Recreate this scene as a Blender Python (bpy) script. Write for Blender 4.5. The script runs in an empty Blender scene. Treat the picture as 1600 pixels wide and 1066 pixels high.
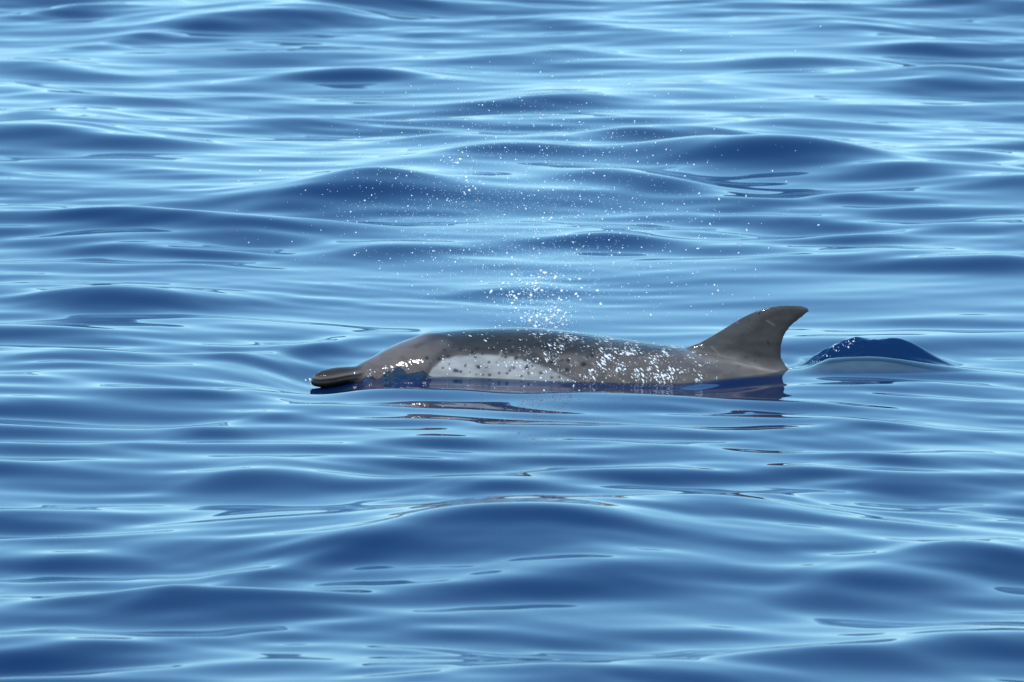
import bpy, bmesh, math, random
import numpy as np
from mathutils import Vector, Matrix

random.seed(7)
rng = np.random.default_rng(11)
S = bpy.context.scene

# ------------------------------------------------------------------ camera
CAM_H, CAM_D = 2.95, 20.0                        # eye height, slant distance to the dolphin
E0 = math.asin(CAM_H / CAM_D)
PX = 0.0016 / CAM_D                             # radians (tan) per photo pixel
CY = -math.sqrt(CAM_D ** 2 - CAM_H ** 2)
PITCH = E0 - math.atan(45 * PX)
cam = bpy.data.cameras.new('camera')
cam.sensor_width = 36.0
cam.lens = 18.0 / (800 * PX)
cam.clip_start, cam.clip_end = 0.1, 60000
cam.dof.use_dof = True
cam.dof.focus_distance = CAM_D - 0.1
cam.dof.aperture_fstop = 12
co = bpy.data.objects.new('camera', cam)
co.location = (0, CY, CAM_H)
co.rotation_euler = (math.pi / 2 - PITCH, 0, 0)
S.collection.objects.link(co)
S.camera = co

# ------------------------------------------------------------------ sky, sun, exposure
SUN_EL, SUN_AZ = math.radians(52), math.atan2(-0.42, -0.90)
w = bpy.data.worlds.new('World'); S.world = w; w.use_nodes = True
nt = w.node_tree
bg = nt.nodes['Background']
sky = nt.nodes.new('ShaderNodeTexSky')
sky.sky_type = 'NISHITA'; sky.sun_disc = False
sky.sun_elevation = SUN_EL; sky.sun_rotation = SUN_AZ
sky.air_density = 1.0; sky.dust_density = 0.0; sky.ozone_density = 5.0; sky.altitude = 0
bg.inputs['Strength'].default_value = 0.15
# a clear maritime sky: deeper blue overhead and more even towards the pale horizon than the node's default
sep = nt.nodes.new('ShaderNodeSeparateColor'); cmb = nt.nodes.new('ShaderNodeCombineColor')
nt.links.new(sky.outputs[0], sep.inputs[0])
for ch, (ex, k) in enumerate(((0.50, 1.43), (0.41, 2.53), (0.31, 3.42))):
    m0 = nt.nodes.new('ShaderNodeMath'); m0.operation = 'MULTIPLY'; m0.inputs[1].default_value = 0.25
    m1 = nt.nodes.new('ShaderNodeMath'); m1.operation = 'POWER'; m1.inputs[1].default_value = ex
    m2 = nt.nodes.new('ShaderNodeMath'); m2.operation = 'MULTIPLY'; m2.inputs[1].default_value = k
    nt.links.new(sep.outputs[ch], m0.inputs[0]); nt.links.new(m0.outputs[0], m1.inputs[0])
    nt.links.new(m1.outputs[0], m2.inputs[0]); nt.links.new(m2.outputs[0], cmb.inputs[ch])
nt.links.new(cmb.outputs[0], bg.inputs['Color'])

sl = bpy.data.lights.new('sun', 'SUN'); sl.energy = 2.0; sl.angle = math.radians(0.53); sl.color = (1, 0.955, 0.89)
so = bpy.data.objects.new('sun', sl); S.collection.objects.link(so)
sd = Vector((math.sin(SUN_AZ) * math.cos(SUN_EL), math.cos(SUN_AZ) * math.cos(SUN_EL), math.sin(SUN_EL)))
so.rotation_euler = sd.to_track_quat('Z', 'Y').to_euler()
so.location = sd * 30

S.view_settings.view_transform = 'Standard'; S.view_settings.look = 'None'
S.view_settings.exposure = 1.42; S.view_settings.gamma = 1.0
S.render.engine = 'CYCLES'
S.cycles.use_denoising = True
S.cycles.max_bounces = 10; S.cycles.glossy_bounces = 6; S.cycles.transparent_max_bounces = 12
S.cycles.caustics_reflective = False; S.cycles.caustics_refractive = False
S.cycles.sample_clamp_indirect = 6.0

# ------------------------------------------------------------------ helpers
FW = np.array([0, math.cos(PITCH), -math.sin(PITCH)]); UP = np.array([0, math.sin(PITCH), math.cos(PITCH)])
CP = np.array([0, CY, CAM_H])

def ray(x, y):
    return FW + np.array([1., 0, 0]) * ((x - 800) * PX) + UP * ((533 - y) * PX)

def on_water(x, y, z=0.0):
    d = ray(x, y); return CP + d * ((z - CP[2]) / d[2])

def on_plane(x, y, Y=0.0):
    d = ray(x, y); return CP + d * ((Y - CP[1]) / d[1])

def project(P):
    Q = P - CP
    f = Q @ FW
    return 800 + (Q[..., 0] / f) / PX, 533 - (Q @ UP / f) / PX

def smooth(a, b, x):
    t = np.clip((x - a) / (b - a), 0, 1); return t * t * (3 - 2 * t)

def tag(o, label=None, cat=None, group=None, kind=None):
    for k, v in (('label', label), ('category', cat), ('group', group), ('kind', kind)):
        if v: o[k] = v
    return o

def mesh_np(name, verts, faces, mat, shade=True):
    me = bpy.data.meshes.new(name)
    verts = np.asarray(verts, dtype=np.float32); faces = np.asarray(faces, dtype=np.int32)
    n = faces.shape[1]
    me.vertices.add(len(verts)); me.vertices.foreach_set('co', verts.ravel())
    me.loops.add(faces.size); me.loops.foreach_set('vertex_index', faces.ravel())
    me.polygons.add(len(faces)); me.polygons.foreach_set('loop_start', np.arange(0, faces.size, n, dtype=np.int32))
    me.update(calc_edges=True)
    if shade: me.polygons.foreach_set('use_smooth', np.ones(len(faces), dtype=bool))
    me.materials.append(mat)
    o = bpy.data.objects.new(name, me); S.collection.objects.link(o)
    return o

def vnoise(x, y, seed):
    """smooth lattice noise, about -1..1"""
    r = np.random.default_rng(seed); T = r.uniform(-1, 1, (256, 256))
    xi, yi = np.floor(x).astype(int), np.floor(y).astype(int)
    fx, fy = x - xi, y - yi
    fx = fx ** 3 * (fx * (fx * 6 - 15) + 10); fy = fy ** 3 * (fy * (fy * 6 - 15) + 10)
    g = lambda i, j: T[(xi + i) % 256, (yi + j) % 256]
    return (g(0, 0) * (1 - fx) + g(1, 0) * fx) * (1 - fy) + (g(0, 1) * (1 - fx) + g(1, 1) * fx) * fy

# ------------------------------------------------------------------ materials
def water_material():
    m = bpy.data.materials.new('sea_water'); m.use_nodes = True
    n = m.node_tree; n.nodes.clear(); L = n.links.new
    out = n.nodes.new('ShaderNodeOutputMaterial')
    fr = n.nodes.new('ShaderNodeFresnel'); fr.inputs['IOR'].default_value = 1.34
    gl = n.nodes.new('ShaderNodeBsdfGlossy'); gl.inputs['Roughness'].default_value = 0.03
    gl.inputs['Color'].default_value = (1, 1, 1, 1)
    df = n.nodes.new('ShaderNodeBsdfDiffuse'); df.inputs['Color'].default_value = (0.0002, 0.0100, 0.046, 1)
    tr = n.nodes.new('ShaderNodeBsdfTransparent'); tr.inputs['Color'].default_value = (0.55, 0.72, 0.80, 1)
    m1 = n.nodes.new('ShaderNodeMixShader'); fa = n.nodes.new('ShaderNodeAttribute'); fa.attribute_name = 'film'; L(fa.outputs['Fac'], m1.inputs[0])   # clear where it is a thin film
    m2 = n.nodes.new('ShaderNodeMixShader')
    L(df.outputs[0], m1.inputs[1]); L(tr.outputs[0], m1.inputs[2])
    L(fr.outputs[0], m2.inputs[0]); L(m1.outputs[0], m2.inputs[1]); L(gl.outputs[0], m2.inputs[2])
    L(m2.outputs[0], out.inputs['Surface'])
    return m

def deep_material():
    m = bpy.data.materials.new('deep_blue'); m.use_nodes = True
    b = m.node_tree.nodes['Principled BSDF']
    b.inputs['Base Color'].default_value = (0.004, 0.03, 0.10, 1); b.inputs['Roughness'].default_value = 1
    b.inputs['Specular IOR Level'].default_value = 0
    return m

def skin_material():
    m = bpy.data.materials.new('wet_skin'); m.use_nodes = True
    n = m.node_tree; L = n.links.new
    b = n.nodes['Principled BSDF']
    at = n.nodes.new('ShaderNodeAttribute'); at.attribute_name = 'skin'
    tc = n.nodes.new('ShaderNodeTexCoord')
    nz = n.nodes.new('ShaderNodeTexNoise'); nz.inputs['Scale'].default_value = 22; nz.inputs['Detail'].default_value = 6
    mp = n.nodes.new('ShaderNodeMapping'); mp.inputs['Scale'].default_value = (1, 1, 2.2)
    L(tc.outputs['Object'], mp.inputs[0]); L(mp.outputs[0], nz.inputs['Vector'])
    rp = n.nodes.new('ShaderNodeMapRange'); rp.inputs['To Min'].default_value = 0.80; rp.inputs['To Max'].default_value = 1.2
    rp.inputs['From Min'].default_value = 0.3; rp.inputs['From Max'].default_value = 0.7
    L(nz.outputs['Fac'], rp.inputs['Value'])
    mx = n.nodes.new('ShaderNodeVectorMath'); mx.operation = 'SCALE'
    L(at.outputs['Color'], mx.inputs[0]); L(rp.outputs[0], mx.inputs['Scale'])
    L(mx.outputs[0], b.inputs['Base Color'])
    b.inputs['Roughness'].default_value = 0.42; b.inputs['Specular IOR Level'].default_value = 0.0
    b.inputs['Coat Weight'].default_value = 0.9; b.inputs['Coat Roughness'].default_value = 0.06
    b.inputs['Coat IOR'].default_value = 1.33
    n2 = n.nodes.new('ShaderNodeTexNoise'); n2.inputs['Scale'].default_value = 85; n2.inputs['Detail'].default_value = 3
    L(tc.outputs['Object'], n2.inputs['Vector'])
    wt = n.nodes.new('ShaderNodeAttribute'); wt.attribute_name = 'wet'
    bp = n.nodes.new('ShaderNodeBump'); bp.inputs['Distance'].default_value = 0.004
    L(wt.outputs['Fac'], bp.inputs['Strength']); L(n2.outputs['Fac'], bp.inputs['Height'])
    L(bp.outputs[0], b.inputs['Coat Normal'])
    return m

def drop_material():
    m = bpy.data.materials.new('glint_white_drops'); m.use_nodes = True
    n = m.node_tree; b = n.nodes['Principled BSDF']
    b.inputs['Base Color'].default_value = (0.86, 0.88, 0.90, 1); b.inputs['Roughness'].default_value = 0.08  # near-white colour stands in for sun glints on the drops
    b.inputs['IOR'].default_value = 1.33
    b.inputs['Coat Weight'].default_value = 1.0; b.inputs['Coat Roughness'].default_value = 0.05
    t = n.nodes.new('ShaderNodeBsdfTranslucent'); t.inputs['Color'].default_value = (0.9, 0.92, 0.95, 1)
    x = n.nodes.new('ShaderNodeMixShader'); x.inputs[0].default_value = 0.45
    n.links.new(b.outputs[0], x.inputs[1]); n.links.new(t.outputs[0], x.inputs[2])
    n.links.new(x.outputs[0], n.nodes['Material Output'].inputs['Surface'])
    return m

M_WATER, M_DEEP, M_SKIN, M_DROP = water_material(), deep_material(), skin_material(), drop_material()

# ------------------------------------------------------------------ body outline
E = E0
def Z(y): return (578 - y) * 0.0016           # height in the view's vertical for a pixel row at the body axis
# stations: px, silhouette row, half width, half height, sideways offset of the axis
ST = [
 (486,594,.005,.005,-.085),(489,588,.012,.0115,-.084),(497,581.5,.0195,.0185,-.082),(512,576.5,.0245,.0235,-.078),(530,573.5,.0265,.0235,-.072),(546,572.8,.029,.022,-.066),
 (556,572.2,.033,.0245,-.063),(563,568.0,.042,.033,-.060),(572,562.8,.050,.042,-.057),(582,557.5,.060,.052,-.052),(600,547,.076,.070,-.044),(625,535,.094,.092,-.034),
 (655,525,.112,.115,-.024),(690,518,.130,.138,-.014),(730,514.5,.148,.158,-.006),(775,512.5,.162,.174,0),(830,512.5,.172,.186,0),(890,518,.176,.190,0),
 (950,526,.175,.188,0),(1010,534.5,.169,.182,0),(1070,543,.158,.172,0),(1130,555,.142,.158,0),(1190,570,.122,.142,0),(1240,579,.105,.128,0),
 (1300,567,.102,.110,0),(1370,564,.092,.092,0),(1450,577,.068,.073,0),(1530,594,.034,.056,0),(1600,630,.022,.042,0),(1650,643,.018,.030,0),(1690,652,.012,.012,0),
]
ST = np.array(ST, float)
def interp(u, col):
    """monotone-ish cubic (Catmull-Rom) in px"""
    x = ST[:, 0]; y = ST[:, col]
    d = np.gradient(y, x)
    i = np.clip(np.searchsorted(x, u) - 1, 0, len(x) - 2)
    hh = x[i + 1] - x[i]; t = (u - x[i]) / hh
    return (2*t**3-3*t**2+1)*y[i] + (t**3-2*t**2+t)*hh*d[i] + (-2*t**3+3*t**2)*y[i+1] + (t**3-t**2)*hh*d[i+1]

def body_top(X, Y):
    px = np.clip(800 + X / 0.0016, 490, 1685); sh = px.shape; px = px.ravel()
    row, a, b, yo = [interp(px, c).reshape(sh) for c in (1, 2, 3, 4)]
    zc = (Z(row) - yo * math.sin(E) - np.hypot(b * math.cos(E), a * math.sin(E))) / math.cos(E)
    q = 1 - ((Y - yo) / a) ** 2
    return np.where(q > 0, zc + b * np.sqrt(np.clip(q, 0, 1)), zc - 0.5 * np.clip(-q, 0, 4))

# ------------------------------------------------------------------ sea surface
# wavelets: crest position and extent, facing the boat; (x, y of the dark face, half length, face thickness, slant, steepness)
RIDGES = [
 (430,30,130,14,-.04,.9),(100,20,110,7,-.1,.5),(60,98,90,9,.05,.8),(230,52,90,8,-.12,.5),(560,120,150,10,0,.8),(450,78,200,8,-.02,.5),
 (70,140,100,9,.1,.7),(330,150,200,7,-.02,.5),(80,190,80,11,0,.7),(240,205,130,9,0,.5),(430,205,100,9,-.02,.6),(100,240,150,14,.05,1.1),
 (180,285,140,9,.05,.6),(700,240,80,9,0,.6),(560,330,120,16,-.08,.9),(730,328,170,14,.03,1.0),(770,278,130,14,0,.9),(880,250,90,9,0,.6),
 (980,315,120,12,.09,.9),(1000,240,80,10,0,.7),(1180,280,140,16,.06,1.0),(1410,300,220,14,.05,.9),(1220,205,120,10,0,.9),(1130,230,110,9,0,.9),
 (1500,265,110,9,-.02,.6),(1300,42,80,9,0,.9),(1550,15,90,10,0,.9),(1480,120,70,8,0,.9),(1250,90,130,7,0,.6),(880,155,130,9,-.05,.9),
 (1060,135,100,7,0,.6),(930,42,100,8,.03,.6),(870,80,80,7,0,.5),(700,10,110,7,0,.6),(860,-10,110,7,0,.6),(1100,10,90,6,0,.5),(1420,70,90,6,0,.4),
 (130,360,160,10,.05,.6),(300,370,160,10,.03,.7),(220,402,150,11,.05,.7),(180,475,160,12,0,1.1),(620,408,100,9,-.04,.8),(940,395,80,9,.03,.8),
 (790,465,70,8,0,.6),(1130,445,140,10,0,.8),(1450,425,160,10,0,.8),(1500,350,110,8,0,.7),(1350,335,100,7,.03,.6),(1250,365,90,7,.03,.5),(1480,505,100,8,0,.5),
 (90,588,120,14,0,1.1),(350,580,120,12,-.06,.7),(520,548,120,9,-.12,.7),(280,632,140,9,-.05,.5),(420,670,80,10,-.1,.8),(300,690,110,8,-.06,.5),
 (410,757,110,13,-.06,1.1),(60,808,90,9,0,.7),(120,860,160,12,0,.9),(740,775,130,12,-.06,.9),(960,752,140,12,-.02,.9),(930,632,80,9,.02,.7),
 (1330,680,90,9,0,.6),(1250,790,130,14,-.08,.8),(1400,735,110,9,-.02,.6),(1530,800,100,12,-.08,.9),(1230,862,90,10,0,.7),
 (860,872,400,34,.015,1.45),(900,930,350,22,0,.9),(430,905,150,14,-.22,.7),(940,915,140,18,0,.9),(1470,900,170,20,-.14,1.5),(250,955,330,24,-.03,1.0),(680,985,200,18,0,.6),
 (1450,1030,300,24,-.04,1.2),(80,1010,160,18,0,.6),(800,1075,200,20,0,.6),(1330,160,110,8,0,.6),(1560,430,80,9,0,.6),(640,700,110,8,-.06,.5),(1080,700,120,8,-.03,.5),
]
RG = []
for (x, y, hl, t, sl_, st) in RIDGES:
    c = on_water(x, y - t * 0.75)
    lo = on_water(x, y + t * 0.55)
    sy = max(0.05, (c[1] - lo[1]) * 0.75)
    a = on_water(x - 50, y - t * 0.75 - 50 * sl_); b = on_water(x + 50, y - t * 0.75 + 50 * sl_)
    sx = abs(on_water(x + hl, y)[0] - on_water(x, y)[0]) * 1.3
    m = (b[1] - a[1]) / (b[0] - a[0])
    RG.append((c[0], c[1], sx, sy, m, (0.215 if y < 500 else 0.19) * st * sy))
WV = []
for i in range(90):
    lam = 0.21 * (5.5 ** rng.random())
    th = rng.normal(0, 0.30) + 0.10
    slope = 0.0125 * (lam / 0.5) ** -0.12
    k = 2 * math.pi / lam
    WV.append((k * math.sin(th), k * math.cos(th), slope / k, rng.uniform(0, 6.283), lam))
for i in range(14):
    lam = rng.uniform(3, 14); th = rng.normal(0.1, 0.35); k = 2 * math.pi / lam
    WV.append((k * math.sin(th), k * math.cos(th), 0.006 / k, rng.uniform(0, 6.283), lam))

CAP = []
for i in range(18):
    lam = rng.uniform(0.09, 0.2); th = rng.normal(0.12, 0.38); k = 2 * math.pi / lam
    CAP.append((k * math.sin(th), k * math.cos(th), 0.006 / k, rng.uniform(0, 6.283), lam))

def local_level(X, Y):
    """the water's shape close to the swimming animal"""
    px = 800 + X / 0.0016
    h = np.zeros_like(X)
    near = np.exp(-((Y + 0.1) / 0.35) ** 2)
    # hollow round the beak
    h += -0.034 * np.exp(-((px - 498) / 70) ** 2) * near
    # level along the flank
    h += np.interp(px, [560, 640, 720, 860, 960, 1060, 1150, 1240, 1300], [-.002, -.001, 0, -.008, -.014, -.020, -.012, -.002, 0]) * np.exp(-((Y + 0.15) / 0.22) ** 2)
    # water piled up against the near flank
    yb = np.interp(px, [560, 620, 700, 800, 900, 1000, 1100, 1240], [-.09, -.11, -.125, -.145, -.16, -.16, -.145, -.07])
    h += 0.013 * smooth(570, 640, px) * (1 - smooth(1120, 1240, px)) * np.exp(-((Y - yb) / 0.06) ** 2)
    h += -0.008 * smooth(570, 640, px) * (1 - smooth(1120, 1240, px)) * np.exp(-((Y - yb) / 0.12) ** 2)
    # bow water riding over the cheek
    c = np.exp(-((px - 625) / 50) ** 4 - ((Y + 0.105) / 0.045) ** 2)
    h += c * (0.012 + 0.019 * vnoise(X / 0.026, Y / 0.02, 3) + 0.013 * vnoise(X / 0.013, Y / 0.012, 4))
    # smooth swell drawn over the tail stock
    u = (px - 1370) / 105
    h += 0.018 * np.exp(-np.where(px < 1370, u ** 2, (u * 0.62) ** 2)) * np.exp(-(np.abs(Y + 0.02) / 0.11) ** 2.5)
    # steep hump of water behind the fin
    prof = smooth(1238, 1335, px) ** 0.8 * (1 - smooth(1400, 1515, px))
    yc = 0.135 + 0.005 * vnoise(X / 0.06, Y * 0, 6)
    f = np.where(Y < yc, np.exp(-((Y - yc) / 0.045) ** 2), np.exp(-((Y - yc) / 0.11) ** 2))
    lft = 1 - smooth(1330, 1440, px)
    rough = 1 + (0.03 + 0.05 * lft) * vnoise(X / 0.045, Y / 0.02, 5) + 0.06 * lft * vnoise(X / 0.014, Y / 0.010, 8)
    h += 0.071 * prof * f * rough
    h += prof * np.exp(-((Y - 0.09) / 0.05) ** 2) * (0.008 * vnoise(X / 0.08 + Y / 0.03, Y / 0.020, 12) + (0.002 + 0.003 * lft) * vnoise(X / 0.03, Y / 0.012, 13))
    return h

def height(X, Y, sp=None):
    h = np.zeros_like(X)
    r2 = (X / 0.75) ** 2 + ((Y + 0.05) / 0.30) ** 2
    calm = 1 - 0.72 * np.exp(-r2 ** 2)
    hw = np.zeros_like(X)
    # slow warp so that trains of ripples bend
    XX = X + 0.10 * np.sin(0.9 * Y + 1.3) + 0.05 * np.sin(2.1 * X + 1.7 * Y)
    YY = Y + 0.09 * np.sin(1.4 * X + 0.5 * Y) + 0.05 * np.sin(2.7 * X - 0.8 * Y + 2)
    env = 0.65 + 0.5 * vnoise(X / 0.9 + 40, Y / 1.3 + 40, 9)
    for kx, ky, a, p, lam in WV:
        ph = kx * XX + ky * YY + p; g = a * (np.sin(ph) - 0.27 * np.cos(2 * ph))
        if lam < 2: g = g * env
        if sp is not None: g = g * np.clip((lam / sp - 3) / 4, 0, 1)
        hw += g
    gate = smooth(0.15, 0.75, vnoise(X / 1.0 + 61, Y / 0.7 + 23, 41))
    gate = gate * (1 - np.exp(-((X / 0.9) ** 4 + ((Y + 0.5) / 0.9) ** 4)))
    for kx, ky, a, p, lam in CAP:
        g = a * gate * np.sin(kx * XX + ky * YY + p)
        if sp is not None: g = g * np.clip((lam / sp - 3) / 4, 0, 1)
        hw += g
    rn = vnoise(X / 0.34 + 17, Y / 0.5 + 5, 31); rn2 = vnoise(X / 0.5 + 3, Y / 0.22 + 9, 32)
    for cx, cy, sx, sy, m, amp in RG:
        dx = X - cx; msk = (np.abs(dx) < 3.2 * sx) & (np.abs(Y - cy) < 4 * sy + 3.2 * sx * abs(m))
        if not msk.any(): continue
        dx = dx[msk]; dy = Y[msk] - cy - m * dx - 0.25 * sy * np.sin(dx / sx * 1.7 + cx * 9) - 0.045 * rn[msk]
        hw[msk] += amp * (1 + 0.45 * rn2[msk]) * np.exp(-(dx / sx) ** 2) * np.exp(-(dy / sy) ** 2 * (1 - 0.6 * smooth(-0.5, 1.0, dy / sy)))
    h += hw * calm
    if sp is None: h += local_level(X, Y)
    else: h += np.where((np.abs(X) < 2) & (np.abs(Y) < 1.5), local_level(X, Y), 0)
    # a film of water drawn over the tail stock
    near = (X > 0.68) & (X < 1.35) & (np.abs(Y) < 0.3)
    if near.any():
        px = 800 + X[near] / 0.0016
        wgt = smooth(1248, 1300, px) * (1 - smooth(1400, 1560, px))
        t = body_top(X[near], Y[near]) + 0.007; z = h[near]; k = 0.016
        m_ = np.maximum(t, z); sm = m_ + k * np.log(np.exp((t - m_) / k) + np.exp((z - m_) / k))
        h[near] = z + (sm - z) * wgt
    return h

def grade(core, step, far, g):
    lst = [core]; s = step
    while lst[-1] < far: s *= g; lst.append(lst[-1] + s)
    return lst[1:]
xc = np.arange(-2.15, 2.1501, 0.0075)
ext = grade(2.15, 0.0075, 30000, 1.13)
xs = np.concatenate([-np.array(ext[::-1]), xc, np.array(ext)])
yc_ = np.concatenate([np.arange(-4.9, -0.5, 0.0120), np.arange(-0.5, 0.4, 0.0055), np.arange(0.4, 9.2, 0.0155)])
e1 = grade(9.2, 0.0155, 30000, 1.04); e0 = grade(4.9, 0.0120, 30000, 1.13)
ys = np.concatenate([-np.array(e0[::-1]), yc_, np.array(e1)])
GX, GY = np.meshgrid(xs, ys)
spx = np.gradient(xs); spy = np.gradient(ys)
SP = np.maximum(spx[None, :] * 0.5, spy[:, None])
GZ = height(GX, GY, SP)
V = np.stack([GX.ravel(), GY.ravel(), GZ.ravel()], 1)
nx, ny = len(xs), len(ys)
idx = np.arange(nx * ny).reshape(ny, nx)
F = np.stack([idx[:-1, :-1].ravel(), idx[:-1, 1:].ravel(), idx[1:, 1:].ravel(), idx[1:, :-1].ravel()], 1)
sea = mesh_np('sea', V, F, M_WATER)
tag(sea, 'calm blue rippled sea surface reflecting the sky', 'sea', kind='structure')
dp = mesh_np('deep_water', [(-30000, -30000, -6), (30000, -30000, -6), (30000, 30000, -6), (-30000, 30000, -6)], [(0, 1, 2, 3)], M_DEEP)
tag(dp, 'dark blue depths under the sea surface', 'sea', kind='structure')

def water_at(x, y):
    return float(height(np.array([x]), np.array([y]))[0])

# ------------------------------------------------------------------ dolphin
def build_dolphin():
    bm = bmesh.new()
    us = np.concatenate([np.linspace(486, 600, 40), np.linspace(604, 1690, 130)])
    NS = 56; rings = []
    for u in us:
        row, a, b, yo = [float(interp(np.array([u]), c)[0]) for c in (1, 2, 3, 4)]
        a = max(a, .004); b = max(b, .004)
        zc = (Z(row) - yo * math.sin(E) - math.hypot(b * math.cos(E), a * math.sin(E))) / math.cos(E)
        xw = (u - 800) * 0.0016 * (1 + yo / CAM_D)
        ring = []
        for k in range(NS):
            th = 2 * math.pi * k / NS
            cx, sz = math.cos(th), math.sin(th)
            p = 0.92
            yy = a * math.copysign(abs(cx) ** p, cx); zz = b * math.copysign(abs(sz) ** p, sz)
            ring.append(bm.verts.new((xw, yo + yy, zc + zz)))
        rings.append(ring)
    for r0, r1 in zip(rings, rings[1:]):
        for k in range(NS):
            bm.faces.new((r0[k], r0[(k + 1) % NS], r1[(k + 1) % NS], r1[k]))
    bm.faces.new(rings[0][::-1]); bm.faces.new(rings[-1])
    # dorsal fin: stacked chord sections, leading and trailing edge by row
    lead = [(590,1040),(560,1052),(548,1062),(541,1078),(536,1092),(528,1107),(519,1122),(509,1138),(500,1152),(492,1167),(486,1181),(481,1197),(478,1213),(476.6,1232),(476.3,1243)]
    trail = [(590,1238),(580,1237),(573,1230),(566,1224),(556,1220.5),(545,1220.5),(534,1222.5),(524,1226),(514,1232),(506,1240),(498,1250),(491,1259),(486,1264.5),(481,1262),(478,1254),(476.3,1247)]
    rows = [590,580,570,560,552,546,541,536,530,524,518,512,506,500,495,490,486,482.5,480,478,476.8]
    lr = np.array(lead)[::-1]; tr = np.array(trail)[::-1]
    prev = None; secs = []
    for r in rows:
        xl = np.interp(r, lr[:, 0], lr[:, 1]); xt = np.interp(r, tr[:, 0], tr[:, 1])
        ch = (xt - xl) * 0.0016
        z = Z(r) / math.cos(E)
        base = max(0, (r - 536) / 54)
        tk = 0.5 * (0.020 + 0.030 * smooth(480, 560, np.array(r))) * min(1, ch / 0.10) + 0.035 * base ** 2
        N = 14; ring = []
        prof = lambda t: 2.6 * (0.2969 * math.sqrt(t) - 0.126 * t - 0.3516 * t * t + 0.2843 * t ** 3 - 0.1036 * t ** 4) / 0.26 * 0.5
        ts = [0.5 * (1 - math.cos(math.pi * i / N)) for i in range(N + 1)]
        for t in ts: ring.append(((xl - 800) * .0016 + t * ch, -tk * prof(t), z))
        for t in ts[-2:0:-1]: ring.append(((xl - 800) * .0016 + t * ch, tk * prof(t), z))
        secs.append([bm.verts.new(p) for p in ring])
    for r0, r1 in zip(secs, secs[1:]):
        n = len(r0)
        for k in range(n): bm.faces.new((r0[k], r0[(k + 1) % n], r1[(k + 1) % n], r1[k]))
    bm.faces.new(secs[0][::-1]); bm.faces.new(secs[-1])
    # flippers and flukes, under water
    def blade(root, tip, chord0, chord1, thick, sweep):
        rr = []
        root, tip = Vector(root), Vector(tip); nrm = Vector((1, 0, 0)).cross(tip - root).normalized()
        for i in range(9):
            t = i / 8; c = root.lerp(tip, t) + Vector((sweep * t * t, 0, 0)); ch = chord0 + (chord1 - chord0) * t ** 0.8
            ring = []
            for k in range(12):
                a = 2 * math.pi * k / 12
                ring.append(bm.verts.new(c + Vector((math.cos(a) * ch / 2, 0, 0)) + nrm * (math.sin(a) * thick * (1 - 0.7 * t))))
            rr.append(ring)
        for r0, r1 in zip(rr, rr[1:]):
            for k in range(12): bm.faces.new((r0[k], r0[(k + 1) % 12], r1[(k + 1) % 12], r1[k]))
        bm.faces.new(rr[0][::-1]); bm.faces.new(rr[-1])
    for s in (-1, 1):
        blade((-0.10, s * 0.11, -0.17), (0.00, s * 0.26, -0.32), 0.11, 0.03, 0.016, 0.06)
        blade((1.38, s * 0.0, -0.128), (1.50, s * 0.24, -0.135), 0.16, 0.03, 0.014, 0.05)
    bmesh.ops.recalc_face_normals(bm, faces=bm.faces)
    me = bpy.data.meshes.new('tmp'); bm.to_mesh(me); bm.free()
    tmp = bpy.data.objects.new('tmp', me); S.collection.objects.link(tmp)
    r = tmp.modifiers.new('r', 'REMESH'); r.mode = 'VOXEL'; r.voxel_size = 0.0027; r.use_smooth_shade = True
    s = tmp.modifiers.new('s', 'SMOOTH'); s.factor = 0.5; s.iterations = 9
    dg = bpy.context.evaluated_depsgraph_get()
    m2 = bpy.data.meshes.new_from_object(tmp.evaluated_get(dg), depsgraph=dg)
    bpy.data.objects.remove(tmp); bpy.data.meshes.remove(me)
    m2.name = 'dolphin'; m2.materials.clear(); m2.materials.append(M_SKIN)
    m2.polygons.foreach_set('use_smooth', np.ones(len(m2.polygons), dtype=bool))
    return m2

dm = build_dolphin()
P = np.empty(len(dm.vertices) * 3, dtype=np.float32); dm.vertices.foreach_get('co', P); P = P.reshape(-1, 3).astype(float)
Nn = np.empty(len(dm.vertices) * 3, dtype=np.float32); dm.vertices.foreach_get('normal', Nn); Nn = Nn.reshape(-1, 3)
# pattern coordinates of the coat: the side of the body unrolled (both flanks alike)
axis_off = np.interp((P[:, 0] / 0.0016) + 800, ST[:, 0], ST[:, 4])
Pm = P.copy(); Pm[:, 1] = axis_off - np.abs(P[:, 1] - axis_off)
qx, qy = project(Pm)
nz1 = vnoise(qx / 26, qy / 16, 21); nz2 = vnoise(qx / 9, qy / 7, 22); nz3 = vnoise(qx / 70, qy / 30, 23)
C = lambda r, g, b: np.array([r, g, b])
base = C(.063, .0535, .0485)
col = np.tile(base, (len(P), 1)) * (1 + 0.10 * nz1 + 0.07 * nz2 + .1 * nz3)[:, None]
def mixc(mask, c):
    global col
    col = col * (1 - mask[:, None]) + c * mask[:, None]
def seg_dist(pts):
    d = np.full(len(P), 1e9)
    for (x0, y0), (x1, y1) in zip(pts, pts[1:]):
        vx, vy = x1 - x0, y1 - y0
        t = np.clip(((qx - x0) * vx + (qy - y0) * vy) / (vx * vx + vy * vy), 0, 1)
        d = np.minimum(d, np.hypot(qx - x0 - t * vx, qy - y0 - t * vy))
    return d
# dark cape
capelo = np.interp(qx, [560, 640, 690, 720, 800, 880, 960, 1060, 1200, 1690], [540, 534, 530, 543, 550, 552, 552, 548, 560, 640])
cape = (1 - smooth(-7, 9, qy - capelo + 5 * nz1)) * smooth(640, 705, qx)
mixc(cape * (0.9 - 0.40 * smooth(860, 980, qx)), C(.013, .0125, .0125))
# paler forehead and cheek
mixc((1 - smooth(640, 690, qx)) * smooth(555, 575, qx) * 0.6, C(.100, .081, .074))
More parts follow.
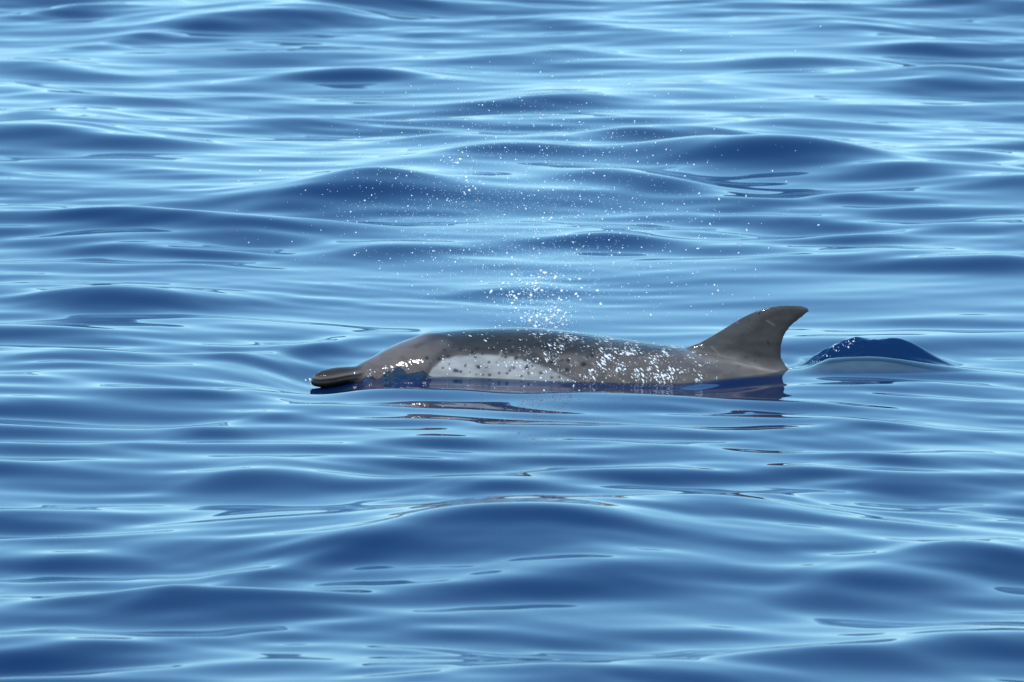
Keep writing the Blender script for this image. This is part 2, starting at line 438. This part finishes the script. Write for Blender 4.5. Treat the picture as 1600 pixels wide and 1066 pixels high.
# dark streaks: blowhole to cape, cheek crease, flank streaks
mixc(np.exp(-(seg_dist([(650, 541), (672, 531), (695, 524), (720, 520)]) / 4.2) ** 2) * 0.55, C(.022, .020, .020))
mixc(np.exp(-(seg_dist([(628, 558), (645, 570), (660, 580)]) / 3.2) ** 2) * 0.35, C(.035, .032, .032))
mixc(np.exp(-(seg_dist([(800, 542), (830, 552), (850, 566)]) / 4.0) ** 2) * 0.6, C(.03, .028, .028))
# white flank and belly
up = np.interp(qx, [560, 640, 668, 676, 690, 715, 745, 780, 815, 850, 880, 905, 960, 1060, 1250, 1690],
               [650, 625, 588, 574, 564, 556, 552.5, 555, 562, 573, 586, 598, 612, 625, 640, 690])
mixc(np.exp(-((qy - up + 9) / 8) ** 2) * smooth(640, 680, qx) * (1 - smooth(830, 900, qx)) * 0.6, C(.026, .023, .022))
belly = smooth(-2.5, 3.5, qy - up + 2.0 * nz1 + 1.2 * nz2)
mixc(belly, C(.195, .193, .19) * (1 + 0.08 * nz1 + 0.06 * nz3 - 0.25 * smooth(800, 900, qx))[:, None])
# beak: dark upper, pale mouth line and lower lip
bk = 1 - smooth(556, 572, qx)
mixc(bk * 0.9, C(.018, .015, .0145))
ml = [(489, 594), (500, 596), (520, 594), (545, 589), (565, 585)]
mixc(bk * np.exp(-(seg_dist([(x, y - 4) for x, y in ml]) / 3.2) ** 2) * 0.75, C(.13, .10, .085))
mixc(np.exp(-(seg_dist(ml) / 1.6) ** 2) * 0.9, C(.010, .008, .008))
mixc(bk * smooth(4, 9, qy - np.interp(qx, [489, 520, 565], [596, 596, 587])) * 0.5, C(.07, .06, .055))
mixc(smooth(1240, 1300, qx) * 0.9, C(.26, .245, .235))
# fin: darker tip and trailing edge, pale line along its root
fin = smooth(560, 520, qy) * smooth(1080, 1120, qx)
mixc(fin * 0.35, C(.055, .051, .050))
mixc(np.exp(-(seg_dist([(1264, 484), (1236, 508), (1222, 534), (1220, 556)]) / 10) ** 2) * 0.8, C(.022, .020, .022))
mixc(np.exp(-(seg_dist([(1105, 562), (1150, 567), (1190, 576), (1228, 584)]) / 3.0) ** 2) * 0.45 * smooth(1090, 1180, qx), C(.28, .26, .23))
mixc(np.exp(-(seg_dist([(1080, 552), (1150, 566), (1215, 588)]) / 12) ** 2) * 0.3, C(.17, .155, .145))
# spots
spots = [(720,546,2.4),(738,550,2.2),(745,545,2.6),(770,546,2.2),(667,560,2.4),(790,558,1.8),(800,549,2.4),(806,560,2.4),(855,545,2.6),(861,550,2.6),(868,557,2.6),(862,566,2.8),
 (888,563,2.8),(912,569,3.2),(886,578,3),(823,575,2.6),(796,579,1.8),(747,573,2.2),(711,579,2.6),(715,580,1.8),(720,581,1.8),(700,556,1.8),(686,561,2.2),(760,574,1.5),(727,572,1.5),
 (765,586,2),(840,538,2.2),(832,528,2),(812,534,2),(780,540,1.8),(875,531,2),(900,540,2.2),(925,556,2.4),(940,572,2.4),(845,583,1.8),(815,588,1.5),(862,590,1.6),(780,583,1.5),(692,575,1.3)]
r = np.random.default_rng(5)
for i in range(70): spots.append((r.uniform(690, 960), r.uniform(528, 606), r.uniform(0.8, 1.6)))
for x, y, s in spots:
    mixc(np.exp(-(((qx - x) / (s * 1.4)) ** 2 + ((qy - y) / s / 1.25) ** 2) ** 1.5) * 0.95, C(.013, .013, .016))
# small pale flecks and fine scars
for i in range(150):
    x, y, s = r.uniform(760, 1090), r.uniform(520, 606), r.uniform(.8, 1.8)
    mixc(np.exp(-(((qx - x) / s) ** 2 + ((qy - y) / s) ** 2)) * 0.35, C(.26, .25, .24))
for i in range(26):
    x, y, L_ = r.uniform(860, 1230), r.uniform(495, 600), r.uniform(8, 26)
    a = r.uniform(0.2, 0.9)
    mixc(np.exp(-(seg_dist([(x, y), (x + L_ * math.cos(a), y + L_ * math.sin(a))]) / 1.1) ** 2) * 0.3, C(.22, .21, .20) if r.random() < .5 else C(.04, .04, .04))
col = np.clip(col, 0.005, 0.8)
at = dm.color_attributes.new('skin', 'FLOAT_COLOR', 'POINT')
at.data.foreach_set('color', np.concatenate([col, np.ones((len(P), 1))], 1).astype(np.float32).ravel())
wet = 0.16 + 0.10 * nz2 + 0.75 * smooth(840, 920, qx) * (1 - smooth(1040, 1110, qx)) * smooth(515, 545, qy) + 0.4 * (1 - smooth(600, 660, qx)) * smooth(560, 575, qy)
wa = dm.attributes.new('wet', 'FLOAT', 'POINT'); wa.data.foreach_set('value', wet.astype(np.float32))
# relief: mouth groove, neck crease, blowhole
g = -0.0022 * np.exp(-(seg_dist(ml) / 2.0) ** 2) * bk - 0.0012 * np.exp(-(seg_dist([(645, 543), (668, 533), (690, 525), (706, 521)]) / 5) ** 2) \
    - 0.0005 * np.exp(-(seg_dist([(628, 558), (645, 570), (660, 580)]) / 3.5) ** 2) + 0.004 * np.exp(-(((qx - 672) / 22) ** 2 + ((qy - 524) / 5) ** 2))
P2 = P + Nn * g[:, None]
dm.vertices.foreach_set('co', P2.astype(np.float32).ravel()); dm.update()
dolphin = bpy.data.objects.new('dolphin', dm); S.collection.objects.link(dolphin)
tag(dolphin, 'grey spotted dolphin with pale flank swimming at the surface, fin raised', 'dolphin')

# water running as a thin film over the body is clear; it turns opaque blue with depth
cell = 0.006
bx0, by0 = P[:, 0].min() - .02, P[:, 1].min() - .02
bi = ((P2[:, 0] - bx0) / cell).astype(int); bj = ((P2[:, 1] - by0) / cell).astype(int)
top = np.full((bi.max() + 4, bj.max() + 4), -9.0); np.maximum.at(top, (bi, bj), P2[:, 2])
for _ in range(2):
    f_ = top.copy()
    for di, dj in ((1, 0), (-1, 0), (0, 1), (0, -1)): f_ = np.maximum(f_, np.where(top < -8, np.roll(top, (di, dj), (0, 1)), -9))
    top = f_
gi = ((V[:, 0] - bx0) / cell).astype(int); gj = ((V[:, 1] - by0) / cell).astype(int)
ins = (gi >= 0) & (gj >= 0) & (gi < top.shape[0]) & (gj < top.shape[1])
film = np.zeros(len(V)); dpt = V[ins, 2] - top[gi[ins], gj[ins]]
film[ins] = 0.9 * np.exp(-(np.clip(dpt, 0, 9) / 0.035) ** 1.3)
fl = film.reshape(ny, nx)
for _ in range(4): fl = 0.5 * fl + 0.125 * (np.roll(fl, 1, 0) + np.roll(fl, -1, 0) + np.roll(fl, 1, 1) + np.roll(fl, -1, 1))
film = 0.04 + fl.ravel()
fa_ = sea.data.attributes.new('film', 'FLOAT', 'POINT'); fa_.data.foreach_set('value', film.astype(np.float32))

# ------------------------------------------------------------------ drops
ICO = None
def ico(sub=1):
    bm = bmesh.new(); bmesh.ops.create_icosphere(bm, subdivisions=sub, radius=1.0)
    v = np.array([p.co[:] for p in bm.verts]); f = np.array([[q.index for q in p.verts] for p in bm.faces]); bm.free()
    return v, f
IV, IF = ico(1)
def drops(name, pts, rad, stretch, mat, normals=None):
    VV, FF = [], []
    for i, (p, rr) in enumerate(zip(pts, rad)):
        v = IV * rr
        if stretch[i] != 1:
            ax = r.normal(size=3); ax[1] *= .3
            if normals is not None:
                n_ = normals[i]; v = v - np.outer(v @ n_, n_) * 0.55
                ax = np.array([.5, 0, -1.]); ax -= n_ * (ax @ n_)
            ax /= np.linalg.norm(ax)
            v = v + np.outer(v @ ax, ax) * (stretch[i] - 1)
        VV.append(v + p); FF.append(IF + i * len(IV))
    return mesh_np(name, np.concatenate(VV), np.concatenate(FF), mat)

pts, rad, stv = [], [], []
def add(px, py, Y, rr, s=1.0):
    pts.append(on_plane(px, py, Y)); rad.append(rr); stv.append(s)
def size(lo, hi): return lo * (hi / lo) ** (r.random() ** 2.2)
for i in range(1500):                               # broad cloud
    y = r.triangular(90, 345, 505); wd = 90 + 60 * math.sin(math.pi * (y - 90) / 420)
    add(r.normal(840 - 40 * math.sin((y - 90) / 130), wd), y, r.normal(0, .18), size(.0006, .0023), r.uniform(1, 1.6))
for i in range(260):                               # dense stem over the blowhole
    t = r.random(); y = 512 - 85 * t ** 1.2
    add(r.normal(846, 26 + 22 * t), y, r.normal(0, .06), size(.0010, .0042), r.uniform(1, 1.8))
for i in range(120):                               # clusters
    cx, cy_ = [(838, 438), (860, 495), (800, 468), (735, 290), (700, 250), (860, 350)][i % 6]
    add(r.normal(cx, 10), r.normal(cy_, 9), r.normal(0, .04), size(.0010, .0042), r.uniform(1, 1.7))
for i in range(110):                               # right-hand scatter
    add(r.normal(1060, 80), r.uniform(300, 500), r.normal(0, .2), size(.0008, .0025), r.uniform(1.2, 2.2))
for i in range(60):
    add(r.normal(960, 150), r.uniform(40, 250), r.normal(0, .2), size(.0007, .0018), r.uniform(1, 1.8))
for i in range(170):                               # falling back in front of the flank
    y = 560 + 190 * r.random() ** 1.5
    add(r.normal(835, 40), y, -0.30 - max(0, (y - 600)) * 0.0009 - r.random() * .05, size(.0008, .0024), r.uniform(1, 2))
for i in range(40):
    add(r.normal(830, 60), r.uniform(740, 850), -1.3, size(.0007, .0016), 1.4)
for i in range(10):                                # drip off the beak
    add(r.normal(485, 2.5), r.uniform(592, 608), -0.1, size(.0012, .003), 1.3)
for i in range(70):                                # bow water along the cheek
    x = r.uniform(572, 690); add(x, r.normal(586 - 8 * math.exp(-((x - 615) / 30) ** 2), 3.5), -0.125, size(.0006, .0022), r.uniform(1, 2))
for i in range(55):                                # broken edge of the hump behind the fin
    t = r.random(); add(1255 + 80 * t + r.normal(0, 3), 575 - 44 * t + r.normal(0, 4), 0.095 - .02 * t, size(.0006, .0022), r.uniform(1, 2))
for i in range(14):
    t = r.random(); add(1224 + 15 * t, 566 + 15 * t + r.normal(0, 1), -0.012, size(.0006, .0018), 1.4)
for i in range(2600):                              # fine mist
    t = r.random()
    if i % 3: y = r.triangular(140, 340, 515); x = r.normal(835 - 35 * math.sin((y - 90) / 130), 95 + 45 * math.sin(math.pi * (y - 90) / 430))
    else: y = 514 - 130 * t ** 1.4; x = r.normal(846, 24 + 40 * t)
    add(x, y, r.normal(0, .14), r.uniform(.0004, .0010), 1.0)
spray = drops('blow_spray', pts, rad, stv, M_DROP)
tag(spray, 'cloud of fine white spray drops blown above the dolphin', 'spray', kind='stuff')

# drops and splashes clinging to the back
vis = np.where((Nn[:, 1] < 0.25) & (qx > 690) & (qx < 1130) & (P[:, 2] > -0.02))[0]
wgt = 0.06 + 1.0 * np.exp(-((qx[vis] - 985) / 70) ** 2) * smooth(520, 560, qy[vis]) + 0.8 * np.exp(-((qx[vis] - 1035) / 30) ** 2 - ((qy[vis] - 592) / 12) ** 2) \
    + 0.35 * np.exp(-((qx[vis] - 880) / 50) ** 2)
wgt = wgt * np.clip(0.4 + 1.2 * vnoise(qx[vis] / 14, qy[vis] / 10, 77), 0.05, 2) * (qy[vis] < 612)
sel = r.choice(vis, 1300, p=wgt / wgt.sum(), replace=False)
skin_drops = drops('skin_drops', P2[sel], [size(.0005, .0029) for _ in sel], [r.uniform(1.01, 3.4) for _ in sel], M_DROP, Nn[sel])
tag(skin_drops, 'water drops over the wet dolphin back, coloured white for their glints', 'drops', kind='stuff')
